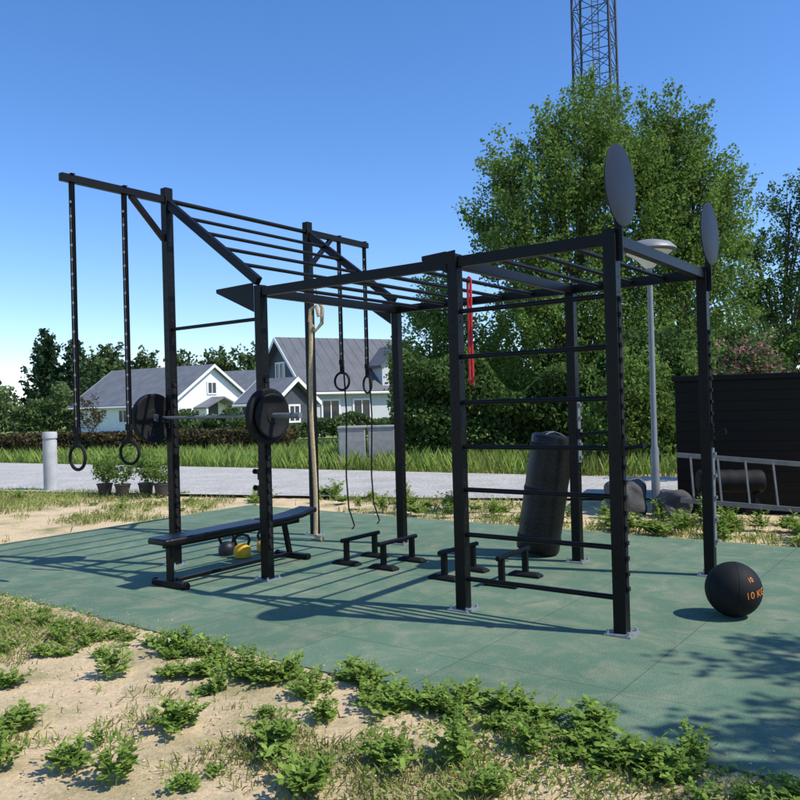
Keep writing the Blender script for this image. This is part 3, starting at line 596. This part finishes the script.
for x,h_,r_ in [(-41,7.5,3),(-37.5,8.2,2.6),(-34.6,8.6,2.3),(-31.8,8.0,2.2),(-44.5,6.5,3)]:
    far_tree(x,80+random.uniform(-4,4),h_,r_,M["leafD"],"conifer_tree","dark conifer beyond the white house","distant conifers",True)
for i in range(9):
    x=-43+i*3.9; far_tree(x,112+random.uniform(-6,6),random.uniform(8.6,10.8),3.0,M["leafC"],"distant_tree","distant green tree behind the houses","distant broadleaf trees")
for i in range(9):
    x=-6+i*4.2; far_tree(x,105,random.uniform(7.5,9),3.2,M["leafC"],"distant_tree","distant green tree behind the houses","distant broadleaf trees")
def bush(name,label,cat,c,lobes,mat,size,clump,per,grp=None):
    P=cloud(lobes,clump,per)-np.array(c); P=P[P[:,2]>0.0]
    o=link(name,quadmesh(name,leaves(P,size),mat),c); tag(o,label,cat,grp); return o
def hedge(label,p,q,h_,th,mat,size,nper,name="hedge",irr=.15):
    p=np.array(p);q=np.array(q); l=np.linalg.norm(q-p); n_=int(l*nper); u=rng.uniform(0,1,n_); 
    hh=h_*(1+irr*np.sin(u*l*1.3)+irr*.6*np.sin(u*l*3.1+1))
    z=hh*rng.uniform(0,1,n_)**.7; d=(q-p)/l; nn=np.array([-d[1],d[0]]); off=rng.uniform(-1,1,n_)*th*(1+.3*np.sin(z*5+u*l*2))
    P=np.stack([p[0]+d[0]*u*l+nn[0]*off,p[1]+d[1]*u*l+nn[1]*off,z],1)
    c=((p[0]+q[0])/2,(p[1]+q[1])/2,0); P=P-np.array(c)
    o=link(name,quadmesh(name,leaves(P,size),mat),c); tag(o,label,"hedge"); return o
hedge("low brown clipped hedge along the grass verge",(-18,29),(-3.5,26),.88,.45,M["hedgebr"],.065,1300,irr=.04)
hedge("tall dark green hedge below the trees",(-.2,21.5),(7.4,20.5),2.5,.8,M["leafB"],.07,4200,irr=.2)
hedge("dark green hedge beside the black shed",(6.2,19.5),(16,19),2.7,.8,M["leafB"],.07,3300,irr=.2)
hedge("green garden hedge in front of conifers",(-48,62),(-24,66),3.0,1.5,M["leafC"],.16,620,irr=.25)
hedge("garden greenery between the houses",(-16,55),(-7.5,50),1.2,.8,M["leafC"],.14,460,irr=.3)
hedge("low green garden hedge before the slate roofed house",(-8.5,39),(2.0,41.5),.95,.6,M["leafC"],.09,900,irr=.2)
bush("flowering_bush","bush with pink flowers behind black shed","bush",(6.45,14.6,0),[(6.4,14.6,2.15,.42,.5,.42,45),(6.75,14.6,1.8,.4,.5,.5,30),(6.1,14.6,1.75,.35,.5,.5,26)],M["leafP"],.035,.16,60)
bush("shrub","bright green shrub behind lamp post","bush",(4.9,17.6,0),[(4.7,17.6,1.1,.8,.8,1.0,70),(5.2,17.6,1.7,.8,.8,1.0,70),(5.8,17.6,1.0,.8,.8,.9,50),(6.9,17.6,1.5,.8,.8,1.0,50)],M["leafA"],.045,.25,70)
bush("shrub","brownish bush near the white house","bush",(-19.6,50,0),[(-19.6,50,1.4,.9,.8,1.0,50)],M["hedgebr"],.07,.3,24)
for i,(x,w_) in enumerate(((-1.25,.34),(-.50,.34))):
    b=B(); c=V((x,20.6+.1*i,0)); b.box(c+Z*.47,V((w_,0,0)),V((0,.35,0)),Z*.50); b.box(c+Z*.99,V((w_+.03,0,0)),V((0,.38,0)),Z*.03)
    o=b.make("utility_cabinet",M["conc"],c,None,.015); tag(o,"grey concrete utility cabinet in the tall grass","utility cabinet","utility cabinets by the road")
# ------------------------------------------------------------------ weeds
def weed(nst,hgt,rad,lsize,seedd,asp=.36):
    r=np.random.default_rng(seedd); Q=[]
    for i in range(nst):
        a=r.uniform(0,6.28); lean=r.uniform(.15,1)*rad; h_=hgt*r.uniform(.55,1.1)*(1-.35*lean/rad); nl=int(r.integers(9,17)); b0=np.array([r.uniform(-.05,.05),r.uniform(-.05,.05),0])
        tip=b0+np.array([math.cos(a)*lean,math.sin(a)*lean,h_])
        prev=b0
        for k in range(1,5):
            f=k/4; p=b0+(tip-b0)*np.array([f**1.3,f**1.3,f**.8]); sdv=np.array([-math.sin(a),math.cos(a),0])*.002
            Q.append([prev-sdv,prev+sdv,p+sdv,p-sdv]); prev=p
        for k in range(nl):
            f=.12+.88*k/nl; p=b0+(tip-b0)*np.array([f**1.3,f**1.3,f**.8]); la=a+r.uniform(-2.4,2.4); ls=lsize*r.uniform(.6,1.3)*(1.25-.6*f)
            d=np.array([math.cos(la),math.sin(la),r.uniform(-.15,.6)]); d/=np.linalg.norm(d); sdv=np.cross(d,[0,0,1.]); sdv/=np.linalg.norm(sdv); sdv=sdv*math.cos(.4)+np.array([0,0,1])*r.uniform(-.4,.4)
            Q.append([p,p+d*ls*.6-sdv*ls*asp,p+d*ls*1.1,p+d*ls*.6+sdv*ls*asp])
    return quadmesh("weed_plant",np.array(Q),M["leafW"])
wm=[weed(24,.13,.20,.046,i) for i in range(4)]+[weed(16,.21,.14,.043,10+i) for i in range(3)]+[weed(12,.06,.12,.040,20+i) for i in range(3)]
def put(x,y,k,s=1.0,z=-.02,grp="weeds on the sandy soil",lab="leafy green weed growing in sandy soil"):
    o=bpy.data.objects.new("weed_plant",wm[k]); COL.objects.link(o); o.location=(x,y,z); o.rotation_euler=(0,0,random.uniform(0,6.28)); o.scale=(s*random.uniform(.85,1.15),s*random.uniform(.85,1.15),s*random.uniform(.8,1.2)); tag(o,lab,"weed",grp)
hand=[(-2.15,5.45),(-2.33,4.64),(-1.16,3.98),(-.95,4.75),(-.68,4.6),(-.55,4.4),(-.62,3.7),(-.06,4.25),(.12,4.1),(-.1,3.5),(.2,3.5),(-1.25,3.4),(.5,4.05),(.62,3.9),(.8,3.62),(.88,3.78),(.98,3.38),(1.2,3.42),(1.1,3.3),(-.42,4.0),(-.42,3.3),(-1.95,4.0),(-1.5,3.55),(-.25,4.5),(.33,4.2),(-1.5,5.2),(-1.75,4.75)]
for x,y in hand: put(x,y,random.choice([0,1,2,3,4,5]),random.uniform(.8,1.15))
for i in range(72):
    s=random.uniform(.3,7.2); t=-1.64-abs(random.gauss(0,.26)); p=R(s,t); put(p.x,p.y,random.randrange(10),random.uniform(.45,.95)*(1.05 if s>2.4 else .7))
for i in range(84):
    s=random.uniform(-3.5,7) if i<56 else random.uniform(-1.5,2); t=random.uniform(-4.6,-1.7) if i<56 else random.uniform(-3.6,-1.7); p=R(s,t)
    if p.y>2.7: put(p.x,p.y,random.choice([7,8,9,7,8,0,6]),random.uniform(.5,1.1))
for i in range(80):
    s=random.uniform(-3.5,7.0) if i<50 else random.uniform(3,7); t=random.uniform(3.82,5.4); p=R(s,t); put(p.x,p.y,random.choice([4,5,6,0,1]),random.uniform(.7,1.6),0,"weeds on the verge behind the mat","tall leafy weed on the verge behind mat")
for i in range(30):
    s=random.uniform(-8,-3.1); t=random.uniform(-1.5,4.5); p=R(s,t); put(p.x,p.y,random.choice([7,8,9,6]),random.uniform(.7,1.3))
def blades(P,h_,wd,lean=.5):
    n_=len(P); a=rng.uniform(0,6.28,n_); hh=h_*rng.uniform(.4,1.3,n_); l=hh*lean*rng.uniform(0,1,n_)
    s=np.stack([-np.sin(a),np.cos(a),np.zeros(n_)],1)*wd; tip=P+np.stack([np.cos(a)*l,np.sin(a)*l,hh],1); mid=P+np.stack([np.cos(a)*l*.35,np.sin(a)*l*.35,hh*.55],1)
    return np.stack([P-s,P+s,tip,mid-s*.7],1)
def cover(name,n_,xr,yr,h_,wd,mat,thr,z0,reg,lean=.5,mode="blade"):
    x=rng.uniform(*xr,n_); y=rng.uniform(*yr,n_); s,t=inv(x,y); f=fbm(x*1.3+4,y*1.3)+rng.normal(0,.2,n_); ok=(f>thr)&reg(x,y,s,t)
    P=np.stack([x[ok],y[ok],np.full(ok.sum(),z0)],1)
    if mode=="leaf": P[:,2]+=h_*rng.uniform(0,1,len(P))*(.6+.4*np.sin(P[:,0]*2.1)*np.cos(P[:,1]*1.7)); Q=leaves(P,wd,.55)
    else: Q=blades(P,h_,wd,lean)
    o=link(name,quadmesh(name,Q,mat),(0,0,0)); o["kind"]="stuff"; return o
cover("short_grass",150000,(-5,2.6),(2.6,7.5),.045,.0035,M["leafS"],-.2,-.03,lambda x,y,s,t:(t<-1.58),1.3)
cover("ground_weeds",90000,(-5,2.6),(2.6,7.5),.045,.014,M["leafW"],.30,-.02,lambda x,y,s,t:(t<-1.6),mode="leaf")
cover("edge_weeds",46000,(-5,2.6),(2.6,7.5),.07,.015,M["leafW"],-.25,-.02,lambda x,y,s,t:(t<-1.56)&(t>-1.95-.12*np.maximum(s-2,0))&(s>-.5),mode="leaf")
cover("dry_grass",90000,(-14,5),(7,17),.09,.006,M["leafS"],-.2,-.03,lambda x,y,s,t:((s<-3.02)|(t>3.8))&(y<13.2-.42*x)&(t>-1.6),.9)
cover("verge_ground_weeds",80000,(-14,5.5),(7,17),.13,.015,M["leafW"],-.05,-.02,lambda x,y,s,t:((s<-3.02)|(t>3.8))&(y<13.0-.42*x)&(t>-1.6),mode="leaf")
def beyond(x,y,s,t): 
    yr_=np.interp(x,[-60,-26,-13,-4.2,2.5,4.2,10,27],[52,33.5,25.8,20.8,16.7,15.7,13.8,9]); return (y>yr_+.1)&(y<yr_+9)
cover("tall_verge_grass",190000,(-30,10),(13,42),.46,.008,M["leafG"],-3,-.08,beyond,.6)
cover("verge_herbs",130000,(-30,10),(13,42),.46,.026,M["leafW"],-.2,-.05,beyond,mode="leaf")
for i,(x,y,h_) in enumerate(((-5.55,14.9,.62),(-5.15,14.7,.75),(-4.75,14.8,.6),(-4.4,14.6,.5))):
    e=thing("potted_plant","leafy green shrub in dark pot beside gravel road","plant",(x,y,0),"potted plants beside the road")
    b=B(); b.lathe((x,y,0),[(.10,0),(.14,.2),(.15,.2),(.15,.22),(.12,.22)],18); b.make("pot",M["potm"],(x,y,0),e)
    P=cloud([(0,0,.2+h_*.42,.2,.2,h_*.42,34)],.09,30); link("foliage",quadmesh("foliage",leaves(P,.026),M["leafA"]),(x,y,0),e)
def grit(name,n_,cond,mat,r0,r1,z):
    x=rng.uniform(-4,2.4,n_); y=rng.uniform(2.8,7.2,n_); s,t=inv(x,y); ok=cond(s,t); b=B()
    for px_,py_ in zip(x[ok],y[ok]):
        r=random.uniform(r0,r1)*random.uniform(.5,1); b.lathe((px_,py_,z),[(r*.7,0),(r*random.uniform(.8,1.2),r*.4),(r*.6,r*.85),(r*.1,r)],5)
    o=b.make(name,M[mat]); o["kind"]="stuff"
grit("soil_crumbs",3600,lambda s,t:t<-1.62,"crumb",.003,.012,-.026)
grit("pebbles",400,lambda s,t:t<-1.65,"conc",.003,.010,-.025)
grit("loose_grit",7000,lambda s,t:(t>-1.6)&(t<-1.6+.35*rng.uniform(0,1,t.shape)**2.5+.02),"crumb",.003,.008,.0)
